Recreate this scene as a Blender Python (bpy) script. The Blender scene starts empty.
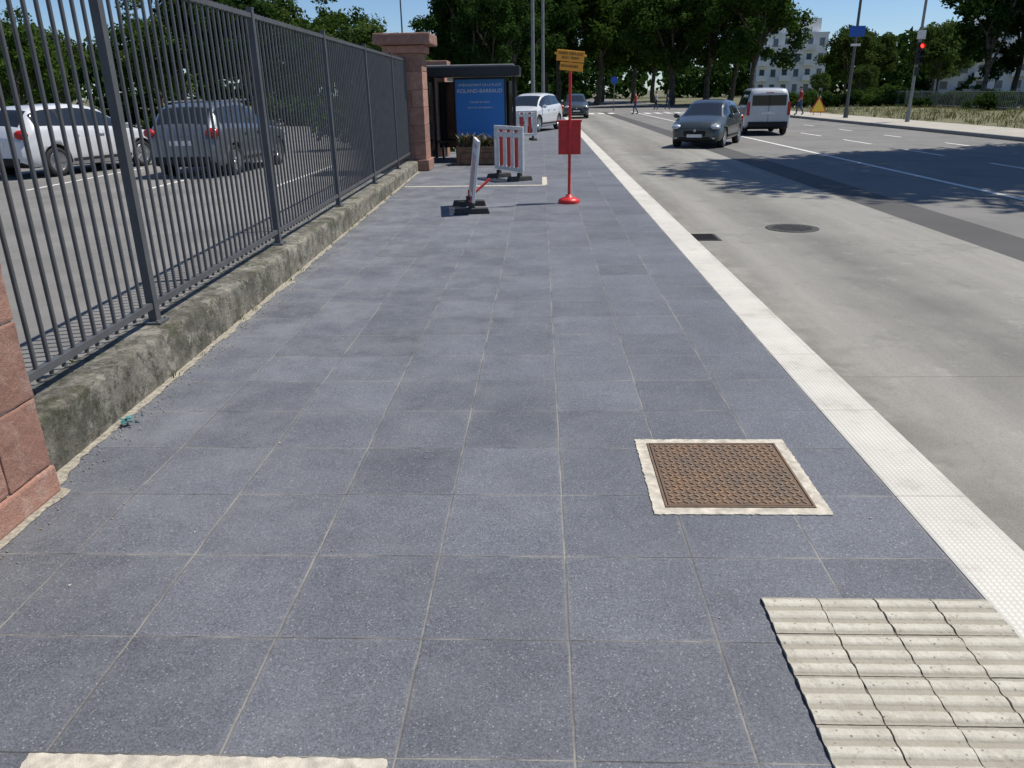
import bpy, bmesh, math, random
import numpy as np
from mathutils import Vector, Matrix, noise as mnoise
rnd = random.Random(7)
scene = bpy.context.scene
R = math.radians

# ------------------------------------------------------------------ nodes
class NT:
    def __init__(s, name):
        s.mat = bpy.data.materials.new(name); s.mat.use_nodes = True
        s.nt = s.mat.node_tree; s.n = s.nt.nodes; s.l = s.nt.links
        s.b = s.n["Principled BSDF"]; s.out = s.n["Material Output"]
        s.tc = s.n.new("ShaderNodeTexCoord").outputs["Object"]
    def put(s, sock, v):
        if v is None: return
        if isinstance(v, bpy.types.NodeSocket): s.l.new(v, sock)
        elif isinstance(v, (tuple, list)) and len(v) == 3 and sock.type == 'RGBA': sock.default_value = (*v, 1)
        else: sock.default_value = v
    def m(s, op, a, b=None, c=None, clamp=False):
        n = s.n.new("ShaderNodeMath"); n.operation = op; n.use_clamp = clamp
        for i, v in enumerate((a, b, c)): s.put(n.inputs[i], v)
        return n.outputs[0]
    def xyz(s, v=None):
        n = s.n.new("ShaderNodeSeparateXYZ"); s.l.new(v or s.tc, n.inputs[0]); return n.outputs
    def comb(s, x, y, z=0.0):
        n = s.n.new("ShaderNodeCombineXYZ")
        for i, v in enumerate((x, y, z)): s.put(n.inputs[i], v)
        return n.outputs[0]
    def scalev(s, v, sc):
        n = s.n.new("ShaderNodeMapping"); s.l.new(v or s.tc, n.inputs[0]); n.inputs["Scale"].default_value = sc
        return n.outputs[0]
    def noise(s, scale, detail=3, rough=.55, vec=None):
        n = s.n.new("ShaderNodeTexNoise"); n.inputs["Scale"].default_value = scale
        n.inputs["Detail"].default_value = detail; n.inputs["Roughness"].default_value = rough
        s.l.new(vec or s.tc, n.inputs["Vector"]); return n.outputs[0]
    def voro(s, scale, vec=None, out=0):
        n = s.n.new("ShaderNodeTexVoronoi"); n.inputs["Scale"].default_value = scale
        s.l.new(vec or s.tc, n.inputs["Vector"]); return n.outputs[out]
    def white(s, v):
        n = s.n.new("ShaderNodeTexWhiteNoise"); s.l.new(v, n.inputs["Vector"]); return n.outputs[0]
    def ramp(s, f, lo, hi, a=0.0, b=1.0):
        n = s.n.new("ShaderNodeMapRange"); n.clamp = True
        s.put(n.inputs[0], f)
        for i, v in enumerate((lo, hi, a, b)): s.put(n.inputs[i+1], v)
        return n.outputs[0]
    def mix(s, f, a, b, mode='MIX'):
        n = s.n.new("ShaderNodeMix"); n.data_type = 'RGBA'; n.blend_type = mode
        s.put(n.inputs[0], f); s.put(n.inputs[6], a); s.put(n.inputs[7], b); return n.outputs[2]
    def mul(s, col, f):
        n = s.n.new("ShaderNodeVectorMath"); n.operation = 'SCALE'
        if isinstance(col, tuple): n.inputs[0].default_value = col
        else: s.l.new(col, n.inputs[0])
        s.put(n.inputs["Scale"], f); return n.outputs[0]
    def bump(s, h, strength=.5, dist=.01):
        n = s.n.new("ShaderNodeBump"); n.inputs["Strength"].default_value = strength
        n.inputs["Distance"].default_value = dist; s.l.new(h, n.inputs["Height"])
        s.l.new(n.outputs[0], s.b.inputs["Normal"])
    def set(s, col=None, rough=None, metal=None, **k):
        s.put(s.b.inputs["Base Color"], col); s.put(s.b.inputs["Roughness"], rough); s.put(s.b.inputs["Metallic"], metal)
        for kk, v in k.items(): s.put(s.b.inputs[kk.replace('_', ' ')], v)
        return s.mat

def simple(name, col, rough=.6, metal=0.0, var=.18, scale=6.0, bump=0.0, **k):
    t = NT(name)
    f = t.ramp(t.noise(scale, 3), .3, .7, 1-var, 1+var)
    if bump: t.bump(t.noise(scale*8, 3), .4, bump)
    return t.set(t.mul(col, f), rough, metal, **k)

def mat_tiles():
    t = NT("granite_paving")
    X, Y, Z = t.xyz()
    wob = t.m('MULTIPLY', t.m('SUBTRACT', t.noise(7, 2), .5), .007)
    gx = t.m('DIVIDE', t.m('SUBTRACT', t.m('ADD', X, wob), .09), .5)
    gy = t.m('DIVIDE', t.m('SUBTRACT', t.m('ADD', Y, wob), 2.124), .5)
    fx, fy = t.m('FRACT', gx), t.m('FRACT', gy)
    dx = t.m('MULTIPLY', t.m('MINIMUM', fx, t.m('SUBTRACT', 1.0, fx)), .5)
    dy = t.m('MULTIPLY', t.m('MINIMUM', fy, t.m('SUBTRACT', 1.0, fy)), .5)
    cell = t.comb(t.m('FLOOR', gx), t.m('FLOOR', gy))
    w1 = t.white(cell)
    wn = t.noise(40, 2)
    halfx = t.ramp(wn, .3, .7, .0018, .0042)
    halfy = t.ramp(wn, .3, .7, .0014, .0032)
    jx = t.m('LESS_THAN', dx, halfx); jy = t.m('LESS_THAN', dy, halfy)
    tone = t.ramp(w1, 0, 1, .84, 1.13)
    sv = t.voro(230, out=1)
    sepn = t.n.new("ShaderNodeSeparateColor"); t.l.new(sv, sepn.inputs[0])
    speck = t.ramp(sepn.outputs[0], 0, 1, .62, 1.38)
    speck2 = t.ramp(t.noise(80, 2, .8), .3, .7, .84, 1.18)
    big = t.ramp(t.noise(1.3, 5, .7), .35, .68, .86, 1.14)
    base = t.mul((.114, .122, .142), t.m('MULTIPLY', t.m('MULTIPLY', tone, speck), t.m('MULTIPLY', speck2, big)))
    pw = t.m('GREATER_THAN', sepn.outputs[1], .98)
    base = t.mix(t.m('MULTIPLY', pw, .5), base, (.40, .40, .40))
    dust = t.ramp(t.noise(2.1, 6, .75), .40, .70, 0, .6)
    side = t.ramp(X, 1.3, -2.4, .2, 1.0)
    fw = t.ramp(Y, 1.8, 7.0, .5, 1.0)
    dustf = t.m('MULTIPLY', t.m('MULTIPLY', dust, side), fw)
    base = t.mix(dustf, base, (.28, .29, .295))
    edge = t.m('MULTIPLY', t.ramp(t.m('MINIMUM', dx, dy), .003, .022, .25, 0), t.ramp(t.noise(6, 2), .4, .7, 0, 1))
    base = t.mix(edge, base, (.30, .29, .26))
    scr = t.m('MULTIPLY', t.ramp(t.noise(14, 5, .8), .60, .74, 0, .55), t.ramp(t.noise(1.1, 2), .5, .62, 0, 1))
    base = t.mix(scr, base, (.36, .37, .38))
    dk = t.ramp(t.noise(1.9, 5, .75, t.scalev(None, (1, .7, 3))), .58, .72, 0, .35)
    base = t.mix(dk, base, (.055, .057, .062))
    jsel = t.ramp(t.noise(2.4, 4), .45, .58)
    jc = t.mix(jsel, (.045, .043, .040), (.28, .265, .22))
    col = t.mix(t.m('MULTIPLY', jx, .85), base, t.mix(.35, jc, (.29, .27, .225)))
    col = t.mix(t.m('MULTIPLY', jy, .85), col, jc)
    h = t.m('MULTIPLY', t.ramp(t.m('MINIMUM', dx, dy), .001, .006), 1.0)
    h2 = t.m('ADD', h, t.m('MULTIPLY', sepn.outputs[2], .2))
    t.bump(h2, .5, .004)
    return t.set(col, .68)

def mat_asphalt(name, c, c2, sp=160, streak=True, dustc=None):
    t = NT(name)
    s1 = t.ramp(t.noise(sp, 2, .8), .3, .7, .65, 1.4)
    s2 = t.ramp(t.noise(.5, 5, .65), .35, .65)
    st = t.ramp(t.noise(1.0, 4, .6, t.scalev(None, (1.6, .08, 1))), .35, .68)
    col = t.mix(s2, c, c2)
    col = t.mix(t.m('MULTIPLY', st, .6 if streak else 0.0), col, c2)
    col = t.mul(col, s1)
    cr = t.ramp(t.noise(22, 4, .8), .60, .75, 0, .35)
    col = t.mix(cr, col, dustc or c2)
    pt = t.ramp(t.noise(.35, 5, .7), .55, .62, 0, .35)
    col = t.mix(pt, col, tuple(v*.6 for v in c))
    return t.set(col, .9)

def mat_buslane():
    t = NT("concrete_lane")
    X, Y, Z = t.xyz()
    s1 = t.ramp(t.noise(170, 2, .8), .3, .7, .72, 1.28)
    st = t.ramp(t.noise(1.0, 5, .65, t.scalev(None, (1.3, .10, 1))), .36, .64)
    col = t.mix(st, (.215, .206, .180), (.295, .283, .25))
    a = t.ramp(t.m('ABSOLUTE', t.m('SUBTRACT', t.m('ADD', X, t.m('MULTIPLY', t.noise(.5, 3), .5)), 3.75)), .0, 1.0, .8, 0)
    col = t.mix(t.m('MULTIPLY', a, t.ramp(t.noise(.45, 5, .7), .3, .6, .25, 1)), col, (.125, .12, .107))
    g = t.ramp(X, 2.45, 1.95, 0, .6)
    col = t.mix(t.m('MULTIPLY', g, t.ramp(t.noise(3, 5), .35, .6)), col, (.10, .095, .08))
    blot = t.ramp(t.noise(.8, 6, .75), .54, .68, 0, .6)
    col = t.mix(blot, col, (.13, .127, .115))
    lb = t.ramp(t.noise(2.4, 6, .8), .56, .70, 0, .5)
    col = t.mix(lb, col, (.36, .35, .31))
    spots = t.ramp(t.noise(12, 4, .8), .62, .72, 0, .4)
    col = t.mix(spots, col, (.10, .10, .09))
    jf = t.m('FRACT', t.m('DIVIDE', t.m('ADD', Y, t.m('MULTIPLY', t.noise(4, 3), .02)), 5.0))
    col = t.mix(t.m('MULTIPLY', t.m('LESS_THAN', jf, .0022), .5), col, (.06, .058, .05))
    col = t.mul(col, s1)
    return t.set(col, .9)

def mat_strip():
    t = NT("white_studded_kerb")
    X, Y, Z = t.xyz()
    fx = t.m('SUBTRACT', t.m('FRACT', t.m('MULTIPLY', X, 45.0)), .5)
    fy = t.m('SUBTRACT', t.m('FRACT', t.m('MULTIPLY', Y, 45.0)), .5)
    d = t.m('SQRT', t.m('ADD', t.m('MULTIPLY', fx, fx), t.m('MULTIPLY', fy, fy)))
    stud = t.ramp(d, .42, .22)
    inn = t.m('MULTIPLY', t.m('GREATER_THAN', X, 1.605), t.m('LESS_THAN', X, 1.885))
    stud = t.m('MULTIPLY', stud, inn)
    base = t.mix(t.ramp(t.noise(1.5, 6, .7), .35, .7), (.68, .655, .59), (.53, .505, .45))
    col = t.mix(t.m('MULTIPLY', t.m('SUBTRACT', 1.0, stud), t.m('MULTIPLY', inn, .26)), base, (.28, .26, .22))
    spot = t.ramp(t.noise(18, 5, .8), .60, .72, 0, .5)
    col = t.mix(spot, col, (.30, .28, .24))
    sc = t.ramp(t.noise(3, 5, .75), .55, .68, 0, .35)
    col = t.mix(sc, col, (.36, .34, .29))
    jt = t.m('FRACT', t.m('SUBTRACT', Y, .12))
    jl = t.m('LESS_THAN', t.m('MINIMUM', jt, t.m('SUBTRACT', 1.0, jt)), .003)
    col = t.mix(t.m('MULTIPLY', jl, .7), col, (.2, .19, .16))
    dirt = t.ramp(X, 1.86, 1.91, 0, .7)
    col = t.mix(t.m('MULTIPLY', dirt, t.noise(7, 4)), col, (.15, .14, .12))
    t.bump(t.m('ADD', stud, t.m('MULTIPLY', t.noise(60, 3), .3)), .5, .004)
    return t.set(col, .8)

def mat_wall():
    t = NT("weathered_concrete_wall")
    a = t.ramp(t.noise(2.6, 8, .8), .42, .58)
    col = t.mix(a, (.34, .315, .26), (.15, .14, .11))
    b = t.ramp(t.noise(9, 7, .85), .50, .60)
    col = t.mix(t.m('MULTIPLY', b, .85), col, (.052, .05, .038))
    c = t.ramp(t.noise(5, 6, .8), .54, .62, 0, .85)
    col = t.mix(c, col, (.44, .41, .34))
    z = t.xyz()[2]
    mo = t.m('MULTIPLY', t.ramp(t.noise(3.1, 7, .8), .50, .60, 0, .8), t.ramp(z, .12, .28, .45, 1.0))
    col = t.mix(mo, col, (.060, .066, .026))
    lich = t.ramp(t.noise(30, 4, .8), .60, .68, 0, .7)
    col = t.mix(lich, col, (.38, .36, .24))
    pit = t.ramp(t.voro(60), .25, .1, 0, .5)
    col = t.mix(pit, col, (.05, .045, .04))
    t.bump(t.noise(22, 8, .8), 1.0, .035)
    return t.set(col, .92)

def mat_sandstone():
    t = NT("pink_sandstone")
    oi = t.n.new("ShaderNodeObjectInfo")
    v = t.n.new("ShaderNodeVectorMath"); v.operation = 'ADD'
    t.l.new(t.tc, v.inputs[0])
    cmb = t.comb(t.m('MULTIPLY', oi.outputs["Random"], 37.0), t.m('MULTIPLY', oi.outputs["Random"], 11.0), 0.0)
    t.l.new(cmb, v.inputs[1])
    vec = v.outputs[0]
    a = t.ramp(t.noise(2.2, 6, .6, t.scalev(vec, (1, 1, 4))), .3, .7)
    col = t.mix(a, (.39, .215, .155), (.30, .15, .11))
    b = t.ramp(t.noise(7, 7, .8, vec), .50, .64, 0, .6)
    col = t.mix(b, col, (.46, .33, .26))
    c = t.ramp(t.noise(3, 6, .8, vec), .58, .70, 0, .6)
    col = t.mix(c, col, (.12, .085, .07))
    col = t.mul(col, t.ramp(oi.outputs["Random"], 0, 1, .82, 1.15))
    col = t.mul(col, t.ramp(t.noise(140, 2, .8, vec), .3, .7, .75, 1.25))
    t.bump(t.noise(24, 8, .75, vec), .8, .016)
    return t.set(col, .9)

def mat_rust():
    t = NT("rusty_cast_iron")
    a = t.ramp(t.noise(6, 7, .8), .38, .62)
    col = t.mix(a, (.33, .20, .115), (.20, .16, .125))
    b = t.ramp(t.noise(50, 4, .8), .5, .65, 0, .6)
    col = t.mix(b, col, (.08, .06, .05))
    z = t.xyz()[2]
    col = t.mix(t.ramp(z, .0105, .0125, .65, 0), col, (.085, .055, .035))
    return t.set(col, .75, .1)

def mat_leaf(name, c1, c2, c3):
    t = NT(name)
    oi = t.n.new("ShaderNodeObjectInfo")
    a = t.ramp(t.noise(.55, 2, .6), .36, .64)
    b = t.ramp(t.noise(6.0, 1, .6), .35, .65)
    col = t.mix(a, c1, c2); col = t.mix(t.m('MULTIPLY', b, .5), col, c3)
    col = t.mul(col, t.ramp(oi.outputs["Random"], 0, 1, .8, 1.2))
    d = t.n.new("ShaderNodeBsdfDiffuse"); tr = t.n.new("ShaderNodeBsdfTranslucent"); mx = t.n.new("ShaderNodeMixShader")
    t.l.new(col, d.inputs[0]); t.l.new(t.mix(.5, col, c2), tr.inputs[0]); mx.inputs[0].default_value = .30
    t.l.new(d.outputs[0], mx.inputs[1]); t.l.new(tr.outputs[0], mx.inputs[2])
    t.l.new(mx.outputs[0], t.out.inputs[0])
    return t.mat

def mat_grassland():
    t = NT("grassland")
    a = t.ramp(t.noise(.25, 5, .7), .35, .65)
    b = t.ramp(t.noise(4, 4, .7), .35, .65)
    col = t.mix(a, (.10, .105, .045), (.20, .175, .095)); col = t.mix(t.m('MULTIPLY', b, .5), col, (.06, .075, .03))
    return t.set(col, .95)

def mat_tactile():
    t = NT("cream_tactile_concrete")
    a = t.ramp(t.noise(7, 6, .7), .35, .68)
    col = t.mix(a, (.58, .545, .46), (.43, .40, .325))
    sp = t.ramp(t.noise(45, 5, .8), .56, .68, 0, .7)
    col = t.mix(sp, col, (.24, .21, .16))
    hole = t.ramp(t.voro(34), .17, .09, 0, .75)
    col = t.mix(hole, col, (.11, .09, .07))
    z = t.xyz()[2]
    col = t.mix(t.ramp(z, .0085, .0125, .62, 0), col, (.24, .215, .165))  # rib shading painted in: colour darkens towards the groove floors
    t.bump(t.noise(90, 4, .7), .6, .006)
    return t.set(col, .88)

def car_paint(name, col, metal=.3):
    t = NT(name)
    f = t.ramp(t.noise(3, 4), .3, .7, .93, 1.05)
    return t.set(t.mul(col, f), .32, metal, Coat_Weight=.8, Coat_Roughness=.06)

M = {}
M['tiles'] = mat_tiles()
M['asphalt'] = mat_asphalt("asphalt_road", (.145, .14, .13), (.195, .188, .174))
M['asphalt_new'] = mat_asphalt("fresh_asphalt", (.062, .061, .058), (.085, .083, .08))
M['lot'] = mat_asphalt("parking_asphalt", (.15, .145, .134), (.215, .205, .19), streak=False)
M['lane'] = mat_buslane()
M['strip'] = mat_strip()
M['wall'] = mat_wall()
M['sand'] = mat_sandstone()
M['rust'] = mat_rust()
M['ground'] = mat_grassland()
M['tactile'] = mat_tactile()
M['mortar'] = simple("cream_mortar", (.52, .475, .39), .9, var=.3, scale=22, bump=.008)
M['joint'] = simple("dark_joint", (.09, .08, .065), .95)
M['fence'] = simple("anthracite_metal", (.085, .087, .090), .5, 0, var=.15)
M['paint'] = simple("road_marking_paint", (.66, .65, .61), .7, var=.22, scale=9)
M['grit'] = simple("sandy_grit", (.34, .31, .25), .95, var=.4, scale=40, bump=.01)
M['beige'] = simple("pale_pavement", (.40, .37, .31), .9, var=.15, scale=1.5)
M['red'] = simple("red_paint", (.55, .022, .02), .42, var=.15, scale=9)
M['redp'] = simple("red_reflective_plastic", (.55, .06, .045), .5, var=.12, scale=8)
M['whitep'] = simple("white_plastic", (.72, .72, .70), .5, var=.12, scale=8)
M['orange'] = simple("orange_sign_sheet", (.85, .36, .03), .5, var=.06)
M['yellow'] = simple("yellow_sign_sheet", (.80, .55, .05), .5, var=.06)
M['rubber'] = simple("recycled_rubber", (.05, .05, .048), .85, var=.3, scale=14, bump=.004)
M['blue'] = simple("blue_poster", (.02, .21, .60), .3, var=.05)
M['bluesign'] = simple("blue_sign_sheet", (.02, .10, .45), .4, var=.05)
M['white'] = simple("white_lettering", (.8, .8, .8), .5, var=.02)
M['blackm'] = simple("dark_grey_metal", (.03, .032, .036), .4, .4, var=.15)
M['galv'] = simple("galvanised_steel", (.24, .245, .235), .55, .3, var=.15)
M['tyre'] = simple("tyre_rubber", (.02, .02, .021), .8, var=.15)
M['rim'] = simple("alloy_rim", (.45, .46, .48), .3, .8, var=.08)
M['dark'] = simple("dark_underbody", (.012, .012, .012), .8)
M['wood'] = simple("weathered_timber", (.15, .095, .06), .85, var=.35, scale=9, bump=.006)
M['dry'] = simple("dry_plant", (.25, .19, .09), .9, var=.4, scale=5)
M['render_w'] = simple("white_facade", (.78, .78, .76), .8, var=.05, scale=.5)
M['render_b'] = simple("beige_render", (.34, .29, .22), .85, var=.2, scale=1.2)
M['skin'] = simple("skin", (.42, .25, .18), .6, var=.05)
M['hair'] = simple("hair", (.03, .02, .015), .7)
M['navy'] = simple("navy_cloth", (.03, .04, .09), .85)
M['jean'] = simple("denim", (.05, .08, .16), .9)
M['shirtr'] = simple("red_cloth", (.35, .04, .04), .85)
M['shirtw'] = simple("pale_cloth", (.5, .5, .48), .85)
M['teal'] = simple("teal_rag", (.06, .20, .20), .8)
t = NT("vehicle_glass"); M['glass'] = t.set((.018, .022, .026), .06, 0.0, Coat_Weight=.5)
t = NT("facade_glass"); M['wglass'] = t.set(t.mul((.10, .12, .14), t.ramp(t.noise(.4, 2), .3, .7, .5, 1.5)), .1, 0.0)
t = NT("headlamp_glass"); M['lamp'] = t.set((.55, .57, .60), .12, .5)
t = NT("tail_lamp"); M['tail'] = t.set((.40, .012, .012), .2)
t = NT("signal_red_lit"); M['sigred'] = t.set((.6, .02, .02), .3, 0.0, Emission_Color=(1, .03, .02, 1), Emission_Strength=4.0)
M['leafA'] = mat_leaf("plane_foliage", (.026, .056, .012), (.065, .115, .022), (.085, .13, .03))
M['leafB'] = mat_leaf("dark_foliage", (.014, .036, .010), (.034, .072, .016), (.052, .085, .022))
M['leafC'] = mat_leaf("light_foliage", (.045, .085, .020), (.090, .135, .034), (.11, .145, .045))
M['leafD'] = mat_leaf("dry_verge_grass", (.20, .17, .08), (.13, .14, .05), (.28, .23, .13))
tb = NT("plane_bark")
cb = tb.mix(tb.ramp(tb.noise(3, 4, .6), .4, .6), (.07, .058, .042), (.15, .13, .10))
M['bark'] = tb.set(cb, .9)

# ------------------------------------------------------------------ mesh builder
class MB:
    def __init__(s): s.v = []; s.f = []; s.mi = []; s.mats = []; s.sm = []
    def mat(s, m):
        m = M[m] if isinstance(m, str) else m
        if m not in s.mats: s.mats.append(m)
        return s.mats.index(m)
    def add(s, vs, fs, m, smooth=False):
        o = len(s.v); s.v += [tuple(v) for v in vs]; k = s.mat(m)
        for f in fs: s.f.append([i+o for i in f]); s.mi.append(k); s.sm.append(smooth)
    def box(s, c, d, m, rot=None, taper=1.0):
        hx, hy, hz = d[0]/2, d[1]/2, d[2]/2
        vs = [Vector((x*hx*(taper if z > 0 else 1), y*hy*(taper if z > 0 else 1), z*hz)) for z in (-1, 1) for x, y in ((-1, -1), (1, -1), (1, 1), (-1, 1))]
        if rot is not None:
            if isinstance(rot, (int, float)): rot = Matrix.Rotation(rot, 3, 'Z')
            vs = [rot @ v for v in vs]
        s.add([v+Vector(c) for v in vs], [(3, 2, 1, 0), (4, 5, 6, 7), (0, 1, 5, 4), (1, 2, 6, 5), (2, 3, 7, 6), (3, 0, 4, 7)], m)
    def cyl(s, p0, p1, r0, r1=None, n=12, m='galv', smooth=True, caps=True):
        r1 = r0 if r1 is None else r1
        p0, p1 = Vector(p0), Vector(p1); d = (p1-p0).normalized()
        a = d.orthogonal().normalized(); b = d.cross(a)
        vs = []
        for p, r in ((p0, r0), (p1, r1)):
            for i in range(n):
                t = 2*math.pi*i/n; vs.append(p+a*math.cos(t)*r+b*math.sin(t)*r)
        s.add(vs, [(i, (i+1) % n, n+(i+1) % n, n+i) for i in range(n)], m, smooth)
        if caps:
            s.add(vs[:n], [tuple(range(n))[::-1]], m); s.add(vs[n:], [tuple(range(n))], m)
    def tube(s, pts, rs, n=7, m='bark'):
        pts = [Vector(p) for p in pts]; vs = []
        for i, p in enumerate(pts):
            d = (pts[min(i+1, len(pts)-1)]-pts[max(i-1, 0)]).normalized()
            a = d.cross(Vector((.31, .95, .1))).normalized(); b = d.cross(a)
            for k in range(n):
                t = 2*math.pi*k/n; vs.append(p+(a*math.cos(t)+b*math.sin(t))*rs[i])
        fs = [(j*n+i, j*n+(i+1) % n, (j+1)*n+(i+1) % n, (j+1)*n+i) for j in range(len(pts)-1) for i in range(n)]
        s.add(vs, fs, m, True)
    def lathe(s, prof, n, m, c=(0, 0, 0), axis='Z'):
        vs = []
        for r, z in prof:
            for i in range(n):
                t = 2*math.pi*i/n
                p = (r*math.cos(t), r*math.sin(t), z) if axis == 'Z' else (z, r*math.cos(t), r*math.sin(t))
                vs.append((p[0]+c[0], p[1]+c[1], p[2]+c[2]))
        fs = [(j*n+i, j*n+(i+1) % n, (j+1)*n+(i+1) % n, (j+1)*n+i) for j in range(len(prof)-1) for i in range(n)]
        s.add(vs, fs, m, True)
        s.add(vs[-n:], [tuple(range(n))], m)
    def ell(s, c, r, m, n=12, k=8, rot=None):
        vs = []
        for j in range(k+1):
            ph = math.pi*j/k
            for i in range(n):
                t = 2*math.pi*i/n
                v = Vector((r[0]*math.sin(ph)*math.cos(t), r[1]*math.sin(ph)*math.sin(t), r[2]*math.cos(ph)))
                if rot is not None: v = rot @ v
                vs.append(v+Vector(c))
        s.add(vs, [(j*n+i, (j+1)*n+i, (j+1)*n+(i+1) % n, j*n+(i+1) % n) for j in range(k) for i in range(n)], m, True)
    def mesh(s, name):
        me = bpy.data.meshes.new(name); me.from_pydata(s.v, [], s.f)
        for m in s.mats: me.materials.append(m)
        me.polygons.foreach_set("material_index", s.mi); me.polygons.foreach_set("use_smooth", s.sm)
        me.update(); return me
    def obj(s, name, parent=None, loc=None, rz=0, bevel=0, seg=2):
        o = bpy.data.objects.new(name, s.mesh(name)); scene.collection.objects.link(o)
        if loc: o.location = loc
        if rz: o.rotation_euler.z = rz
        if parent: o.parent = parent
        if bevel:
            b = o.modifiers.new("bevel", 'BEVEL'); b.width = bevel; b.segments = seg; b.limit_method = 'ANGLE'
        return o

def empty(name, loc=(0, 0, 0), rz=0):
    e = bpy.data.objects.new(name, None); e.location = loc; e.rotation_euler.z = rz
    e.empty_display_size = .2; scene.collection.objects.link(e); return e

def text(name, body, size, loc, rot, mat, parent=None, align='CENTER', ext=.002):
    c = bpy.data.curves.new(name, 'FONT'); c.body = body; c.size = size; c.extrude = ext; c.align_x = align; c.align_y = 'CENTER'
    c.materials.append(M[mat]); o = bpy.data.objects.new(name, c); scene.collection.objects.link(o)
    o.location = loc; o.rotation_euler = rot
    if parent: o.parent = parent
    return o

def sheet(name, x0, x1, y0, y1, z, mat, parent=None):
    b = MB(); b.add([(x0, y0, z), (x1, y0, z), (x1, y1, z), (x0, y1, z)], [(0, 1, 2, 3)], mat); return b.obj(name, parent)

# ------------------------------------------------------------------ ground, road, pavement
sheet("ground", -1500, 1500, -600, 2400, -.17, 'ground')
road = sheet("road", 1.90, 16.3, -30, 74, -.124, 'asphalt')
sheet("side_road", -60, 90, 74, 92, -.128, 'asphalt')
sheet("far_road", 3.0, 16.3, 92, 500, -.124, 'asphalt')
sheet("bus_lane", 1.90, 5.35, -30, 74, -.120, 'lane')
sheet("asphalt_patch", 5.352, 6.15, -30, 74, -.120, 'asphalt_new')
b = MB()
b.box((8.2, 30, -.1185), (.14, 90, .003), 'paint')
for i in range(14): b.box((11.2, 9+i*5.0, -.1185), (.12, 2.6, .003), 'paint')
for i in range(14): b.box((13.7, 7+i*5.0, -.1185), (.12, 1.6, .003), 'paint')
for i in range(9): b.box((8.9+i*.85, 68.5, -.1185), (.5, 3.2, .003), 'paint')
for i in range(5): b.box((2.6+i*.85, 70, -.1185), (.5, 3.2, .003), 'paint')
b.obj("road_markings")

b = MB(); b.box((-.855, 30, -.10), (4.89, 84, .2), 'tiles'); pave = b.obj("pavement")
b = MB(); b.box((1.751, 30, -.098), (.318, 84, .204), 'strip'); b.obj("kerb_strip", bevel=.012)
b = MB(); b.box((18.0, 25, -.08), (3.0, 110, .17), 'beige'); b.box((16.4, 25, -.075), (.18, 110, .17), 'galv'); b.obj("far_pavement", bevel=.01)
sheet("grass_verge", 19.5, 80, -30, 74, -.03, 'ground')
sheet("parking_lot", -60, -3.3, -20, 62, -.02, 'lot')
b = MB()
for i in range(8): b.box((-5.5-i*2.6, 18.5, -.0145), (.1, 5, .003), 'paint')
b.obj("parking_bay_lines")

def wx(y): return -2.42-.033*(y-3.5)
b = MB(); ys = np.arange(2.2, 18.8, .03); vs = []; fs = []
for i, y in enumerate(ys):
    w = .03+.09*abs(mnoise.noise((y*1.7, 3.1, 0)))+.05*abs(mnoise.noise((y*6, 1, 0)))+.03*abs(mnoise.noise((y*17, 1, 0)))
    if y < 3.18: vs += [(-2.32, y, .004), (-2.26+w*.35, y, .004)]
    else: vs += [(wx(y)-.05, y, .004), (wx(y)+w, y, .004)]
fs = [(2*i, 2*i+1, 2*i+3, 2*i+2) for i in range(len(ys)-1)]
b.add(vs, fs, 'grit')
for i in range(1500):
    y = rnd.uniform(2.4, 18); r = rnd.uniform(.002, .006); x = wx(y)+abs(rnd.gauss(0, .10))+.02
    b.ell((x, y, r*.6+.002), (r, r*rnd.uniform(.7, 1.3), r*.7), 'grit', 5, 3)
b.obj("grit_strip")
b = MB()
for i in range(700):
    y = 2+18*rnd.random()**.8; x = rnd.uniform(-2.3, 1.5) if rnd.random() < .35 else wx(y)+abs(rnd.gauss(0, .7))+.05
    r = rnd.uniform(.002, .009); a = rnd.random()*3.14
    p = [Vector((math.cos(a+k*2.1)*r, math.sin(a+k*2.1)*r*.7, .003+rnd.random()*.005)) + Vector((x, y, 0)) for k in range(3)]
    b.add(p, [(0, 1, 2)], rnd.choice(['dry', 'grit', 'joint', 'mortar']))
b.obj("scattered_debris")

b = MB()
b.box((-1.32, 15.6, .002), (2.78, .13, .006), 'mortar'); b.box((.07, 16.4, .002), (.10, 1.5, .006), 'mortar')
b.obj("mortar_band")

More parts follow.
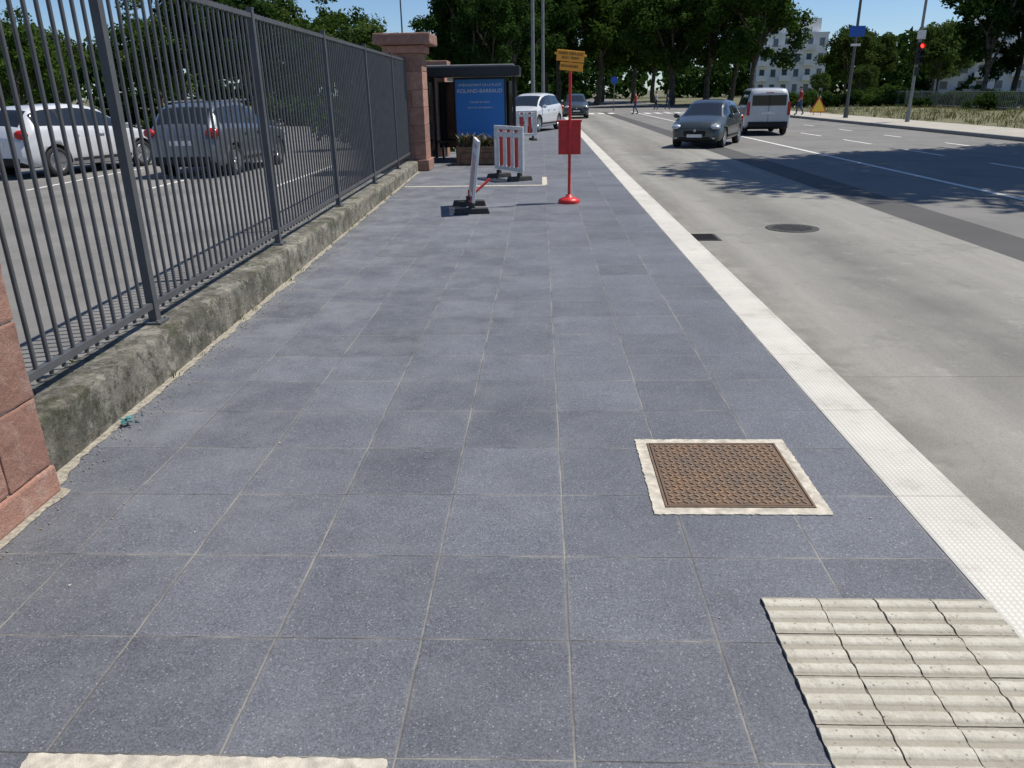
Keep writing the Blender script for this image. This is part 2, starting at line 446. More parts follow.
# ------------------------------------------------------------------ access cover
def cover(name, x0, x1, y0, y1):
    e = empty(name, ((x0+x1)/2, (y0+y1)/2, 0)); W, D = x1-x0, y1-y0
    b = MB(); w = .055
    n = 60
    def edge(u): return mnoise.noise((u*9, x0*3, 1))*.006+mnoise.noise((u*31, x0*3, 1))*.003
    out, inn = [], []
    for k in range(4*n):
        sd, f = divmod(k, n); f = f/n*2-1
        px, py = [(f, -1), (1, f), (-f, 1), (-1, -f)][sd]
        out.append((px*W/2+edge(k*.13)*(abs(px) > .99), py*D/2+edge(k*.13+9)*(abs(py) > .99), .006))
        inn.append((px*(W/2-w), py*(D/2-w), .006))
    N = 4*n
    b.add(out+inn, [(i, (i+1) % N, N+(i+1) % N, N+i) for i in range(N)], 'mortar')
    b.add(out+[(p[0]*1.002, p[1]*1.002, -.002) for p in out], [(i, N+i, N+(i+1) % N, (i+1) % N) for i in range(N)], 'mortar')
    b.obj("mortar_frame", e)
    b = MB(); a, d = W/2-w, D/2-w
    for sx in (-1, 1):
        b.box((sx*(a-.006), 0, .006), (.010, 2*d, .010), 'rust'); b.box((0, sx*(d-.006), .006), (2*a-.024, .010, .010), 'rust')
    b.obj("steel_rim", e)
    b = MB(); a -= .016; d -= .016
    b.box((0, 0, .004), (2*a, 2*d, .012), 'rust')
    p = .029; nx, ny = int(2*a/p), int(2*d/p)
    for i in range(nx):
        for j in range(ny):
            ang = R(45) if (i+j) % 2 else R(-45)
            b.box(((i+.5)*p-nx*p/2, (j+.5)*p-ny*p/2, .0120), (.030, .011, .006), 'rust', rot=ang, taper=.7)
    b.obj("tread_plate", e)
    return e
cover("access_cover", .49, 1.26, 2.95, 3.72)
cover("access_cover", -1.45, -.43, .60, 1.615)

# ------------------------------------------------------------------ tactile paving
b = MB(); b.box((1.19, 1.63, .002), (.798, 1.46, .006), 'joint')
rows = 7
for i in range(4):
    for j in range(rows):
        x0 = .79+.2*i+.0028+rnd.uniform(-.0015, .0015); x1 = .79+.2*(i+1)-.0028+rnd.uniform(-.0015, .0015)
        yt = 2.36-.2*j-.002+rnd.uniform(-.001, .001); tz = rnd.uniform(-.001, .001)
        prof = [(0, 0), (0, .008)]
        for k in range(3):
            o = k*.0653
            prof += [(o+.006, .0075), (o+.020, .0145), (o+.042, .0145), (o+.056, .0075)]
        prof += [(.196, .008), (.196, 0)]
        nxs = 13; vs = []
        for q in range(nxs):
            f = q/(nxs-1); x = x0+(x1-x0)*f
            for (py, pz) in prof:
                chip = .004*mnoise.noise((x*40, (yt-py)*40, 5)) if pz > .01 else 0
                ex = .0035*mnoise.noise((0, (yt-py)*25, i*7+q)) if q in (0, nxs-1) else 0
                vs.append((x+ex, yt-py+.002*mnoise.noise((x*50, py*50, 2)), pz+tz+min(chip, 0)))
        L = len(prof)
        fs = [(q*L+k, q*L+k+1, (q+1)*L+k+1, (q+1)*L+k) for q in range(nxs-1) for k in range(L-1)]
        fs += [tuple(range(L))[::-1], tuple(range((nxs-1)*L, nxs*L))]
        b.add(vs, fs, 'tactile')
b.obj("tactile_paving")

# ------------------------------------------------------------------ low wall + fence
def wallmesh():
    b = MB(); ys = np.arange(3.16, 18.9, .05)
    def ring(y):
        f = wx(y); H = .30-.004*(y-3.5); pts = []
        base = [(0, -.1), (0, .02), (0, .06), (0, .10), (0, .15), (0, .19), (0, .23), (-.003, H-.03), (-.010, H-.006), (-.030, H), (-.08, H), (-.12, H), (-.19, H), (-.26, H), (-.32, H-.01), (-.35, H-.04), (-.35, .1), (-.35, -.1)]
        for k, (dx, z) in enumerate(base):
            nn = mnoise.noise((y*2.5, z*6, dx*5))*.008+mnoise.noise((y*11, z*15, dx*9))*.006+mnoise.noise((y*23, z*30, dx*20))*.005
            if 6 < k < 11: nn -= max(0, mnoise.noise((y*5, 7, 0))-.2)*.05
            pts.append((f+dx+nn, y, z+nn*.7))
        return pts
    vs = []
    for y in ys: vs += ring(y)
    L = 18
    fs = [(q*L+k, (q+1)*L+k, (q+1)*L+k+1, q*L+k+1) for q in range(len(ys)-1) for k in range(L-1)]
    b.add(vs, fs, 'wall', True); b.add(vs[:L], [tuple(range(L))], 'wall'); b.add(vs[-L:], [tuple(range(L))[::-1]], 'wall')
    return b
wallmesh().obj("low_concrete_wall")

b = MB(); ang = math.atan(.033)
def fxp(y): return wx(y)-.18
posts = [2.05, 5.0, 7.95, 10.9, 13.85, 16.8, 18.85]
zt = 2.50
def h(y): return .30-.004*(y-3.5)
for y in posts:
    b.box((fxp(y), y, (zt+h(y))/2), (.055, .065, zt-h(y)+.02), 'fence', rot=ang)
    b.box((fxp(y), y, h(y)+.009), (.13, .15, .014), 'fence', rot=ang)
    b.box((fxp(y), y, zt+.016), (.062, .072, .012), 'fence', rot=ang)
    for sy in (-1, 1):
        b.cyl((fxp(y)+.045, y+sy*.055, h(y)+.014), (fxp(y)+.045, y+sy*.055, h(y)+.03), .009, n=6, m='galv')
for a, c in zip(posts[:-1], posts[1:]):
    m_ = (a+c)/2; L = c-a-.075
    for z, hh in ((.42, .04), (zt-.05, .04)):
        b.box((fxp(m_), m_, z), (.04, L, hh), 'fence', rot=ang)
    n = int(round(L/.118))
    for i in range(1, n):
        y = a+.035+L*i/n
        b.cyl((fxp(y), y, .37), (fxp(y), y, zt-.02), .0125, n=6, m='fence', smooth=True)
b.obj("metal_fence")

def blades(b, cx, cy, n, hgt, spread, m, z=0):
    for _ in range(n):
        a = rnd.random()*6.28; l = hgt*rnd.uniform(.5, 1); w = hgt*.05
        p = Vector((cx+rnd.gauss(0, spread), cy+rnd.gauss(0, spread), z)); d = Vector((math.cos(a), math.sin(a), 0)); s = Vector((-d.y, d.x, 0))*w
        q = p+d*l*.25+Vector((0, 0, l*.6)); t_ = p+d*l*.7+Vector((0, 0, l*.85))
        b.add([p-s, p+s, q+s*.8, q-s*.8, t_], [(0, 1, 2, 3), (3, 2, 4)], m)
b = MB()
for i in range(26):
    y = rnd.uniform(3.4, 18.5); blades(b, wx(y)+.03, y, rnd.randint(4, 12), rnd.uniform(.03, .08), .02, 'leafC')
for i in range(60):
    y = rnd.uniform(3.2, 18.5); blades(b, wx(y)-.42-rnd.random()*.1, y, 10, rnd.uniform(.08, .25), .04, rnd.choice(['leafC', 'leafD']))
b.obj("wall_weeds")
b = MB()
for i in range(7):
    p = Vector((-2.33+rnd.uniform(-.04, .05), 3.92+rnd.uniform(-.05, .05), .012+rnd.random()*.02))
    b.add([p+Vector((rnd.uniform(-.03, .03), rnd.uniform(-.03, .03), rnd.uniform(0, .03))) for _ in range(4)], [(0, 1, 2), (1, 2, 3)], 'teal')
b.obj("crumpled_rag")

# ------------------------------------------------------------------ sandstone pillars
def block(e, name, c, d, bev=.012):
    bm = bmesh.new(); bmesh.ops.create_cube(bm, size=1.0)
    for v in bm.verts: v.co = Vector((v.co.x*d[0], v.co.y*d[1], v.co.z*d[2]))
    bmesh.ops.bevel(bm, geom=bm.edges[:], offset=bev, segments=2, affect='EDGES', profile=.6)
    bmesh.ops.subdivide_edges(bm, edges=[x for x in bm.edges if x.calc_length() > .12], cuts=7, use_grid_fill=True)
    off = rnd.random()*50
    for v in bm.verts:
        p = v.co*7+Vector((off, off, 0)); k = mnoise.noise(p)*.006+mnoise.noise(p*3)*.003
        v.co += v.co.normalized()*k
    me = bpy.data.meshes.new(name); bm.to_mesh(me); bm.free(); me.materials.append(M['sand'])
    o = bpy.data.objects.new(name, me); scene.collection.objects.link(o); o.parent = e; o.location = c; return o
e = empty("sandstone_pillar", (-2.29, 3.15, 0))
b = MB(); b.box((-.30, -.46, 1.35), (.575, .895, 2.68), 'mortar'); b.obj("mortar_core", e)
block(e, "plinth", (-.295, -.46, .07), (.615, .935, .14), .015); z = .142
for r in range(6):
    hh = [.34, .36, .40, .46, .42, .38][r]
    sp = [.30, .50, .35, .42, .5, .4][r]
    for (ya, yb) in ((0, sp), (sp, .92)):
        block(e, "sandstone_block", (-.30, -(ya+yb)/2, z+hh/2), (.60, yb-ya-.007, hh-.007), .010)
    z += hh
block(e, "capstone", (-.30, -.46, z+.12), (.78, 1.08, .22), .03)

e = empty("gate_pillar", (-3.12, 19.32, 0))
b = MB(); b.box((0, 0, 1.3), (.74, .74, 2.6), 'mortar'); b.obj("mortar_core", e)
block(e, "plinth", (0, 0, .13), (.92, .92, .26), .02); z = .26
for r in range(6):
    sp = rnd.choice([-.1, .12])
    for a, c in ((-.40, sp), (sp, .40)):
        block(e, "sandstone_block", ((a+c)/2, 0, z+.195), (c-a-.006, .80, .384), .012)
    z += .39
block(e, "capstone", (0, 0, z+.08), (.94, .94, .16), .02)
block(e, "capstone_top", (0, 0, z+.29), (1.30, 1.30, .24), .04)
e = empty("gate_pillar", (-3.05, 23.6, 0))
b = MB(); b.box((0, 0, 1.2), (.6, .6, 2.4), 'mortar'); b.obj("mortar_core", e)
for r in range(6): block(e, "sandstone_block", (0, 0, .2+r*.4), (.66, .66, .394))
block(e, "capstone", (0, 0, 2.5), (.85, .85, .18), .03)

b = MB()
b.box((-3.05, 21.4, 1.15), (.05, 3.2, 2.1), 'blackm')
for i in range(14): b.box((-3.01, 19.95+i*.23, 1.15), (.03, .04, 2.2), 'blackm')
b.obj("metal_gate")
b = MB(); b.box((-3.15, 42, 1.1), (.3, 36, 2.2), 'render_b'); b.box((-3.15, 42, 2.24), (.42, 36.1, .08), 'render_b')
b.obj("boundary_wall", bevel=.01)

# ------------------------------------------------------------------ bus shelter
e = empty("bus_shelter", (-1.85, 22.2, 0))
b = MB(); b.box((0, 0, 2.25), (2.6, 1.7, .24), 'blackm'); b.box((0, 0, 2.39), (2.3, 1.5, .05), 'galv')
b.obj("roof", e, bevel=.04)
b = MB()
for x, y in ((-1.15, -.6), (-1.15, .7), (1.1, .7)): b.box((x, y, 1.06), (.09, .09, 2.12), 'blackm')
b.obj("posts", e, bevel=.01)
b = MB(); b.box((-1.15, .05, 1.15), (.015, 1.15, 1.75), 'glass'); b.box((0, .75, 1.15), (2.1, .015, 1.75), 'glass'); b.obj("glass_panels", e)
b = MB(); b.box((.22, -.25, 1.12), (1.40, .16, 1.98), 'blackm'); b.obj("advert_case", e, bevel=.02)
b = MB(); b.box((.22, -.336, 1.18), (1.30, .008, 1.76), 'blue'); b.obj("poster", e)
for i, (s_, z_, sz) in enumerate((("AMÉNAGEMENT DE LA PLACE", 1.92, .085), ("ROLAND-BARRAUD", 1.77, .135), ("travaux en cours", 1.5, .08), ("merci de votre patience", 1.36, .07))):
    text("poster_text", s_, sz, (.22, -.343, z_), (R(90), 0, 0), 'white', e)
b = MB(); b.box((-.3, .4, .46), (1.5, .32, .05), 'wood'); b.box((-.9, .4, .22), (.05, .3, .44), 'blackm'); b.box((.3, .4, .22), (.05, .3, .44), 'blackm'); b.obj("bench", e)

e = empty("wooden_planter", (-1.6, 20.6, 0))
b = MB()
for k in range(3):
    b.box((0, -.35, .09+k*.145), (1.1, .04, .135), 'wood'); b.box((0, .35, .09+k*.145), (1.1, .04, .135), 'wood')
    b.box((-.53, 0, .09+k*.145), (.04, .66, .135), 'wood'); b.box((.53, 0, .09+k*.145), (.04, .66, .135), 'wood')
for x in (-.5, .5): b.box((x, -.385, .24), (.07, .03, .48), 'wood')
b.box((0, 0, .21), (1.0, .64, .38), 'joint'); b.obj("timber_box", e)
b = MB()
for i in range(45): blades(b, rnd.uniform(-.48, .48), rnd.uniform(-.25, .25), 14, rnd.uniform(.15, .55), .06, rnd.choice(['dry', 'dry', 'joint', 'wood', 'leafB']), z=.38)
b.obj("plants", e)

# ------------------------------------------------------------------ construction barriers
def barrier(name, loc, rz, tilt=0.0, L=1.2, red_strut=False):
    e = empty(name, loc, rz)
    b = MB(); n = 7; w = (L-.08)/n
    b.box((0, 0, 1.04), (L, .045, .07), 'whitep'); b.box((0, 0, .22), (L, .045, .08), 'whitep')
    b.box((-L/2+.025, 0, .63), (.05, .045, .75), 'whitep'); b.box((L/2-.025, 0, .63), (.05, .045, .75), 'whitep')
    for i in range(n):
        b.box((-L/2+.04+w*(i+.5), 0, .63), (w*.80, .028, .742), 'redp' if i % 2 else 'whitep')
    b.box((0, 0, .90), (L-.1, .036, .10), 'whitep')
    o = b.obj("panel", e, bevel=.008); o.rotation_euler.x = tilt
    for sx in (-1, 1):
        b = MB(); b.box((0, 0, .045), (.16, .55, .09), 'rubber', taper=.9)
        b.box((0, .0, .12), (.07, .10, .08), 'rubber')
        o = b.obj("foot", e, bevel=.012); o.location = (sx*(L/2-.16), 0, 0)
        b = MB(); b.box((sx*(L/2-.16), 0, .19), (.04, .035, .14), 'redp' if red_strut else 'whitep'); b.obj("leg", e)
    if red_strut:
        b = MB(); b.cyl((L/2-.1, 0, .12), (L/2-.1, -.36, .42), .022, n=8, m='redp'); b.obj("strut", e)
    return e
barrier("construction_barrier", (-1.12, 12.35, 0), R(90+7.5), tilt=R(7), red_strut=True)
barrier("construction_barrier", (-.68, 16.85, 0), R(122), tilt=0)
barrier("construction_barrier", (-.72, 30.5, 0), R(20), tilt=0)

# ------------------------------------------------------------------ red temporary stop post
e = empty("temporary_stop_sign", (.46, 13.0, 0))
b = MB(); b.lathe([(.175, 0), (.18, .03), (.17, .06), (.12, .085), (.06, .10), (.045, .14), (0.0001, .14)], 28, 'red'); b.obj("base", e)
b = MB(); b.cyl((0, 0, .1), (0, 0, 2.20), .024, n=14, m='red'); b.obj("pole", e)
b = MB(); b.box((0, .07, 1.02), (.36, .10, .50), 'red'); b.box((0, .07, 1.285), (.39, .13, .03), 'red')
b.box((0, .016, 1.02), (.28, .008, .40), 'red'); b.obj("leaflet_box", e, bevel=.012)
b = MB(); b.box((0, 0, 0), (.43, .02, .16), 'orange'); b.box((.03, 0, -.15), (.36, .02, .12), 'orange')
b.box((.0, -.005, .02), (.50, .012, .03), 'orange')
o = b.obj("sign_plate", e, bevel=.006); o.location = (0, -.035, 2.24); o.rotation_euler.y = R(6)
for s_, z_, sz in (("ARRÊT DÉPLACÉ", .03, .052), ("BUS / TRAM", -.03, .05), ("PROVISOIRE", -.15, .05)):
    tt = text("sign_text", s_, sz, (0, -.014, z_), (R(90), 0, 0), 'blackm', o)

# ------------------------------------------------------------------ road covers
b = MB(); b.lathe([(.36, -.119), (.36, -.114), (.33, -.114), (.32, -.117), (.30, -.113), (.0001, -.113)], 40, 'rubber', (3.52, 11.0, 0))
for i in range(11):
    for j in range(11):
        x, y = (i-5)*.05, (j-5)*.05
        if x*x+y*y < .07: b.box((3.52+x, 11.0+y, -.111), (.03, .03, .006), 'rubber')
b.obj("manhole_cover")
b = MB(); b.box((2.14, 10.35, -.117), (.42, .5, .008), 'rubber')
for i in range(9): b.box((2.14, 10.15+i*.05, -.111), (.34, .02, .008), 'dark')
b.obj("storm_drain")

# ------------------------------------------------------------------ vehicles
def interp(keys, s):
    for (a, va), (c, vc) in zip(keys[:-1], keys[1:]):
        if s <= c:
            f = (s-a)/(c-a) if c > a else 0
            return va+(vc-va)*f
    return keys[-1][1]
def smooth_interp(keys, s, d=.012):
    return (interp(keys, max(0, s-d))+2*interp(keys, s)+interp(keys, min(1, s+d)))/4
SPEC = {
 'hatch': dict(L=3.95, W=1.75, wr=.57, wheel=.31, ax=(.19, .82),
   zt=[(0, .58), (.01, .68), (.05, .80), (.12, .88), (.235, .985), (.40, 1.37), (.48, 1.46), (.62, 1.485), (.8, 1.45), (.905, 1.35), (.965, 1.06), (.985, .9), (1, .74)],
   zb=[(0, .5), (.05, .72), (.255, .93), (.6, .97), (.9, 1.03), (1, .74)],
   w=[(0, .60), (.012, .69), (.04, .78), (.1, .85), (.2, .875), (.8, .875), (.92, .84), (.98, .76), (1, .68)],
   ws=(.238, .42), rw=(.905, .968), side=(.27, .90), pil=(.55, .74)),
 'van': dict(L=4.40, W=1.82, wr=.70, wheel=.32, ax=(.18, .82),
   zt=[(0, .6), (.01, .72), (.05, .9), (.20, 1.08), (.23, 1.12), (.37, 1.66), (.45, 1.79), (.6, 1.83), (.93, 1.82), (.98, 1.76), (.992, 1.68), (1, 1.58)],
   zb=[(0, .55), (.05, .8), (.2, 1.0), (.5, 1.1), (.96, 1.12), (1, 1.1)],
   w=[(0, .64), (.012, .74), (.05, .83), (.15, .9), (.2, .91), (.9, .91), (.97, .895), (.992, .86), (1, .82)],
   ws=(.232, .42), rw=(2, 3), side=(.27, .93), pil=(.52, .75)),
 'suv': dict(L=4.50, W=1.85, wr=.62, wheel=.35, ax=(.19, .81),
   zt=[(0, .62), (.01, .76), (.05, .92), (.15, 1.0), (.25, 1.09), (.41, 1.52), (.5, 1.62), (.62, 1.655), (.82, 1.61), (.89, 1.53), (.955, 1.2), (.985, 1.05), (1, .85)],
   zb=[(0, .58), (.05, .86), (.255, 1.03), (.6, 1.07), (.9, 1.14), (1, .85)],
   w=[(0, .66), (.012, .76), (.04, .84), (.1, .90), (.2, .925), (.8, .925), (.92, .89), (.98, .82), (1, .74)],
   ws=(.255, .43), rw=(.885, .96), side=(.28, .90), pil=(.55, .73)),
}
def car(name, loc, rz, kind, paint, roofbars=False):
    S = SPEC[kind]; L = S['L']; e = empty(name, loc, rz)
    b = MB(); ip, ig, idk = b.mat(paint), b.mat('glass'), b.mat('dark')
    ss = sorted(set([0, .004, .01, .02, .035]+list(np.round(np.linspace(.05, .96, 74), 4))+[.97, .98, .988, .995, 1]))
    rings = []
    for s in ss:
        zt_ = smooth_interp(S['zt'], s); zb_ = min(smooth_interp(S['zb'], s), zt_-.035); w = smooth_interp(S['w'], s)
        z0 = interp([(0, .30), (.03, .20), (.5, .19), (.95, .24), (1, .36)], s)
        cab = min(1, max(0, (zt_-zb_-.04)/.3)); wr = (1-cab)*w*.80+cab*min(S['wr'], w*.85)
        hb = zb_-z0
        half = [(0, z0), (w*.75, z0), (w*.93, z0+.03), (w*.985, z0+.10), (w*.995, z0+hb*.35), (w, z0+hb*.55), (w*.99, z0+hb*.72), (w*.975, z0+hb*.80), (w*.972, z0+hb*.92), (w*.945, zb_)]
        for t_ in (.12, .4, .68, .9):
            bow = .02*math.sin(t_*math.pi)*cab
            half.append((w*.93*(1-t_)+wr*t_+bow, zb_+(zt_-zb_-.03)*t_))
        half += [(wr-.035, zt_-.012), (wr*.72, zt_+.008), (wr*.36, zt_+.02), (0, zt_+.024)]
        y = L/2-s*L
        ring = [(x, y, z) for x, z in half]+[(-x, y, z) for x, z in half[-2:0:-1]]
        rings.append(ring)
    n = len(rings[0]); nh = len(half)
    for r in rings: b.v += r
    def mfor(s, i):
        j = i if i < nh-1 else n-1-i
        zt_ = smooth_interp(S['zt'], s); zb_ = smooth_interp(S['zb'], s)
        if j <= 1: return idk
        if 10 <= j <= 12 and S['side'][0] < s < S['side'][1] and zt_-zb_ > .17:
            if any(abs(s-p) < .010 for p in S['pil']): return idk
            return ig
        if j >= 13:
            if S['ws'][0] < s < S['ws'][1] and j >= 14: return ig
            if S['rw'][0] < s < S['rw'][1] and j >= 14: return ig
        return ip
    for q in range(len(ss)-1):
        sm = (ss[q]+ss[q+1])/2
        for i in range(n):
            b.f.append([q*n+i, (q+1)*n+i, (q+1)*n+(i+1) % n, q*n+(i+1) % n]); b.mi.append(mfor(sm, i)); b.sm.append(True)
    b.f.append(list(range(n))); b.mi.append(ip); b.sm.append(False)
    b.f.append(list(range((len(ss)-1)*n, len(ss)*n))[::-1]); b.mi.append(ip); b.sm.append(False)
    body = b.obj("body", None)
    bm = bmesh.new(); bm.from_mesh(body.data); bmesh.ops.recalc_face_normals(bm, faces=bm.faces); bm.to_mesh(body.data); bm.free()
    cb = MB(); cb.mats = list(b.mats); wrd = S['wheel']
    ays = [L/2-a*L for a in S['ax']]
    for ay in ays: cb.cyl((-1.3, ay, wrd+.005), (1.3, ay, wrd+.005), wrd+.055, n=28, m='dark')
    cut = cb.obj("cutter")
    md = body.modifiers.new("b", 'BOOLEAN'); md.operation = 'DIFFERENCE'; md.object = cut; md.solver = 'EXACT'
    dg = bpy.context.evaluated_depsgraph_get(); nm = bpy.data.meshes.new_from_object(body.evaluated_get(dg))
    if len(nm.polygons) > 100:
        body.modifiers.clear(); body.data = nm
    else: body.modifiers.clear()
    bpy.data.objects.remove(cut); body.parent = e
    W2 = S['W']/2
    for ay in ays:
        for sx in (-1, 1):
            b = MB(); r = wrd; x0 = W2-.13
            b.lathe([(r*.6, -.09), (r*.93, -.10), (r, -.07), (r, .07), (r*.93, .10), (r*.70, .105), (r*.66, .085)], 30, 'tyre', axis='X')
            b.lathe([(r*.68, .09), (r*.66, .105), (r*.62, .07), (r*.1, .06), (.0001, .06)], 30, 'dark', axis='X')
            for k in range(5):
                a = k*2*math.pi/5
                b.box((.085, math.cos(a)*r*.36, math.sin(a)*r*.36), (.03, r*.56, .055), 'rim', rot=Matrix.Rotation(a, 3, 'X'))
            b.cyl((.07, 0, 0), (.108, 0, 0), .05, n=12, m='rim')
            b.lathe([(r*.60, .088), (r*.67, .110), (r*.68, .088)], 30, 'rim', axis='X')
            o = b.obj("wheel", e); o.location = (sx*x0, ay, r); o.rotation_euler.z = 0 if sx > 0 else math.pi
    F = L/2; ztf = {'hatch': .66, 'van': .74, 'suv': .78}[kind]
    b = MB()
    b.box((0, F-.005, ztf-.18), (.72, .03, .16), 'dark'); b.box((0, F-.0, ztf-.34), (1.02, .035, .10), 'dark')
    b.box((0, F+.012, ztf-.26), (.50, .012, .10), 'whitep')
    b.ell((0, F+.01, ztf-.10), (.05, .02, .045), 'rim')
    for sx in (-1, 1):
        b.ell((sx*(W2-.23), F-.12, ztf+.02), (.17, .15, .075), 'lamp', rot=Matrix.Rotation(sx*R(-28), 3, 'Z') @ Matrix.Rotation(R(-18), 3, 'X'))
        b.ell((sx*(W2-.26), F-.03, ztf-.33), (.06, .03, .045), 'lamp')
        zb_ = S['zb'][2][1]
        b.ell((sx*(W2+.06), F-.335*L*.9+.02, zb_+.06), (.11, .05, .075), paint)
        b.box((sx*(W2-.02), F-.335*L*.9+.02, zb_+.02), (.12, .03, .03), 'dark')
    b.obj("front_trim", e)
    b = MB()
    if kind == 'van':
        b.box((0, -F-.008, 1.36), (1.34, .014, .40), 'glass'); b.box((0, -F-.010, 1.36), (.03, .018, .42), 'dark')
        b.box((0, -F-.006, .93), (.012, .008, 1.30), 'dark')
        for sx in (-1, 1): b.box((sx*.80, -F+.02, 1.05), (.12, .07, .52), 'tail')
        b.box((0, -F-.012, .88), (.52, .012, .11), 'whitep'); b.box((0, -F-.01, .44), (1.55, .07, .20), 'dark')
        b.box((0, -F-.01, 1.66), (.3, .02, .03), 'tail')
    else:
        zr = {'hatch': .86, 'suv': 1.0}[kind]
        for sx in (-1, 1):
            b.ell((sx*(W2-.17), -F+.10, zr), (.16, .11, .11), 'tail', rot=Matrix.Rotation(sx*R(25), 3, 'Z'))
        b.box((0, -F-.006, zr-.22), (.52, .012, .11), 'whitep'); b.box((0, -F+.0, .40), (1.3, .05, .16), 'dark')
    b.obj("rear_trim", e, bevel=.006)
    b = MB()
    for sx in (-1, 1):
        b.box((sx*(W2+.001), 0, .36), (.03, L*.42, .07), 'dark')
        for yy in (.02*L, -.16*L): b.box((sx*(W2-.006), yy, S['zb'][3][1]-.13), (.03, .16, .025), paint)
        if roofbars: b.cyl((sx*(S['wr']-.02), .1*L, 1.69), (sx*(S['wr']-.04), -.33*L, 1.66), .018, n=8, m='rim')
    b.obj("side_trim", e)
    return e
P_dk = car_paint("dark_grey_paint", (.060, .072, .072), .4)
P_w = car_paint("white_paint", (.62, .63, .64), 0)
P_gr = car_paint("silver_grey_paint", (.17, .19, .215), .5)
P_bl = car_paint("dark_blue_paint", (.03, .05, .09), .4)
P_van = car_paint("pale_silver_paint", (.50, .52, .54), .1)
zr = -.12
car("parked_hatchback_car", (5.85, 28.6, zr), R(180-24), 'hatch', P_dk)
car("white_van", (9.5, 35.8, zr), R(-6), 'van', P_van)
car("parked_suv_car", (-8.1, 20.3, -.02), R(-3), 'suv', P_gr, True)
car("parked_white_car", (-12.2, 20.6, -.02), R(-16), 'suv', P_w)
car("parked_dark_car", (-5.9, 33.5, -.02), R(-5), 'hatch', P_bl)
car("parked_dark_car", (-17.6, 24.5, -.02), R(-20), 'hatch', P_bl)
car("white_suv_car", (-.45, 38.5, 0), R(160), 'suv', P_w)
car("distant_dark_car", (2.5, 60, zr), R(180), 'suv', P_dk)

# ------------------------------------------------------------------ vegetation
def leafcloud(centers, rads, n, size, seed, flat=.8):
    g = np.random.default_rng(seed); C = np.array(centers); Rr = np.array(rads)
    p = Rr**2; p = p/p.sum(); idx = g.choice(len(C), n, p=p)
    d = g.normal(size=(n, 3)); d /= np.linalg.norm(d, axis=1)[:, None]
    rr = Rr[idx]*(g.random(n)**.45)*g.uniform(.8, 1.15, n)
    pos = C[idx]+d*rr[:, None]*np.array([1, 1, flat])
    nrm = d*.5+g.normal(size=(n, 3))*.6+np.array([0, 0, .35]); nrm /= np.linalg.norm(nrm, axis=1)[:, None]
    a = np.cross(nrm, g.normal(size=(n, 3))); a /= np.linalg.norm(a, axis=1)[:, None]; bb = np.cross(nrm, a)
    sz = size*g.uniform(.5, 1.3, n)[:, None]
    q = np.stack([pos-a*sz, pos+bb*sz*.55-a*sz*.1, pos+a*sz+nrm*sz*.2, pos-bb*sz*.55+a*sz*.1], 1)
    return q.reshape(-1, 3)
def make_tree(name, seed, H, Rc, clear, tr, nleaf, size, leaf, ntop=26):
    g = random.Random(seed); b = MB(); cs = []; rs = []
    top = clear+(H-clear)*.35
    pts = []; x = y = 0
    for i in range(7):
        z = -.3+(top+.3)*i/6; pts.append((x, y, z)); x += g.gauss(0, .09*H/10); y += g.gauss(0, .09*H/10)
    b.tube(pts, [tr*1.35]+[tr*(1-.09*i) for i in range(1, 7)], 10)
    cz = clear+(H-clear)*.52; rz_ = (H-clear)*.52
    nl = 8
    for k in range(nl):
        a = k*2*math.pi/nl+g.uniform(-.3, .3); i0 = g.randint(3, 6); p0 = Vector(pts[i0])
        el = g.uniform(.1, 1.2); rad = g.uniform(.55, .85)
        tip = Vector((math.cos(a)*Rc*rad*math.cos(el*.7), math.sin(a)*Rc*rad*math.cos(el*.7), cz+rz_*math.sin(el)*.75-.15*rz_))
        mid = (p0+tip)/2+Vector((g.gauss(0, .4), g.gauss(0, .4), .12*Rc))
        b.tube([p0, (p0+mid)/2+Vector((0, 0, .1)), mid, (mid+tip)/2, tip], [tr*.5, tr*.4, tr*.3, tr*.18, tr*.06], 6)
        cs.append(tip); rs.append(Rc*g.uniform(.24, .36))
        for _ in range(3):
            t2 = mid+(tip-mid)*g.random()+Vector((g.gauss(0, 1), g.gauss(0, 1), g.gauss(0, .7)))*Rc*.22
            b.tube([mid, (mid+t2)/2+Vector((0, 0, .15)), t2], [tr*.22, tr*.13, tr*.04], 5)
            cs.append(t2); rs.append(Rc*g.uniform(.17, .30))
    for _ in range(ntop):
        v = Vector((g.gauss(0, 1), g.gauss(0, 1), g.gauss(0, 1))).normalized(); q = g.uniform(.6, .98)
        cs.append(Vector((v.x*Rc*q, v.y*Rc*q, cz+v.z*rz_*q*(.95 if v.z < 0 else 1)))); rs.append(Rc*g.uniform(.13, .27))
    q = leafcloud([tuple(c) for c in cs], rs, nleaf, size, seed)
    o = len(b.v); li = b.mat(leaf); b.v += q.tolist()
    n = len(q)//4
    b.f += [[o+4*i, o+4*i+1, o+4*i+2, o+4*i+3] for i in range(n)]; b.mi += [li]*n; b.sm += [False]*n
    return b.mesh(name)
def make_bush(name, seed, n, size, leaf, rx=1.5, rz_=.9):
    g = random.Random(seed); b = MB(); cs = []; rs = []
    for _ in range(16):
        cs.append((g.gauss(0, rx*.45), g.gauss(0, rx*.45), rz_*g.uniform(.3, 1.0))); rs.append(rx*g.uniform(.22, .42))
        b.tube([(cs[-1][0]*.3, cs[-1][1]*.3, -.1), cs[-1]], [.03, .01], 4)
    q = leafcloud(cs, rs, n, size, seed); o = len(b.v); li = b.mat(leaf); b.v += q.tolist(); k = len(q)//4
    b.f += [[o+4*i, o+4*i+1, o+4*i+2, o+4*i+3] for i in range(k)]; b.mi += [li]*k; b.sm += [False]*k
    return b.mesh(name)
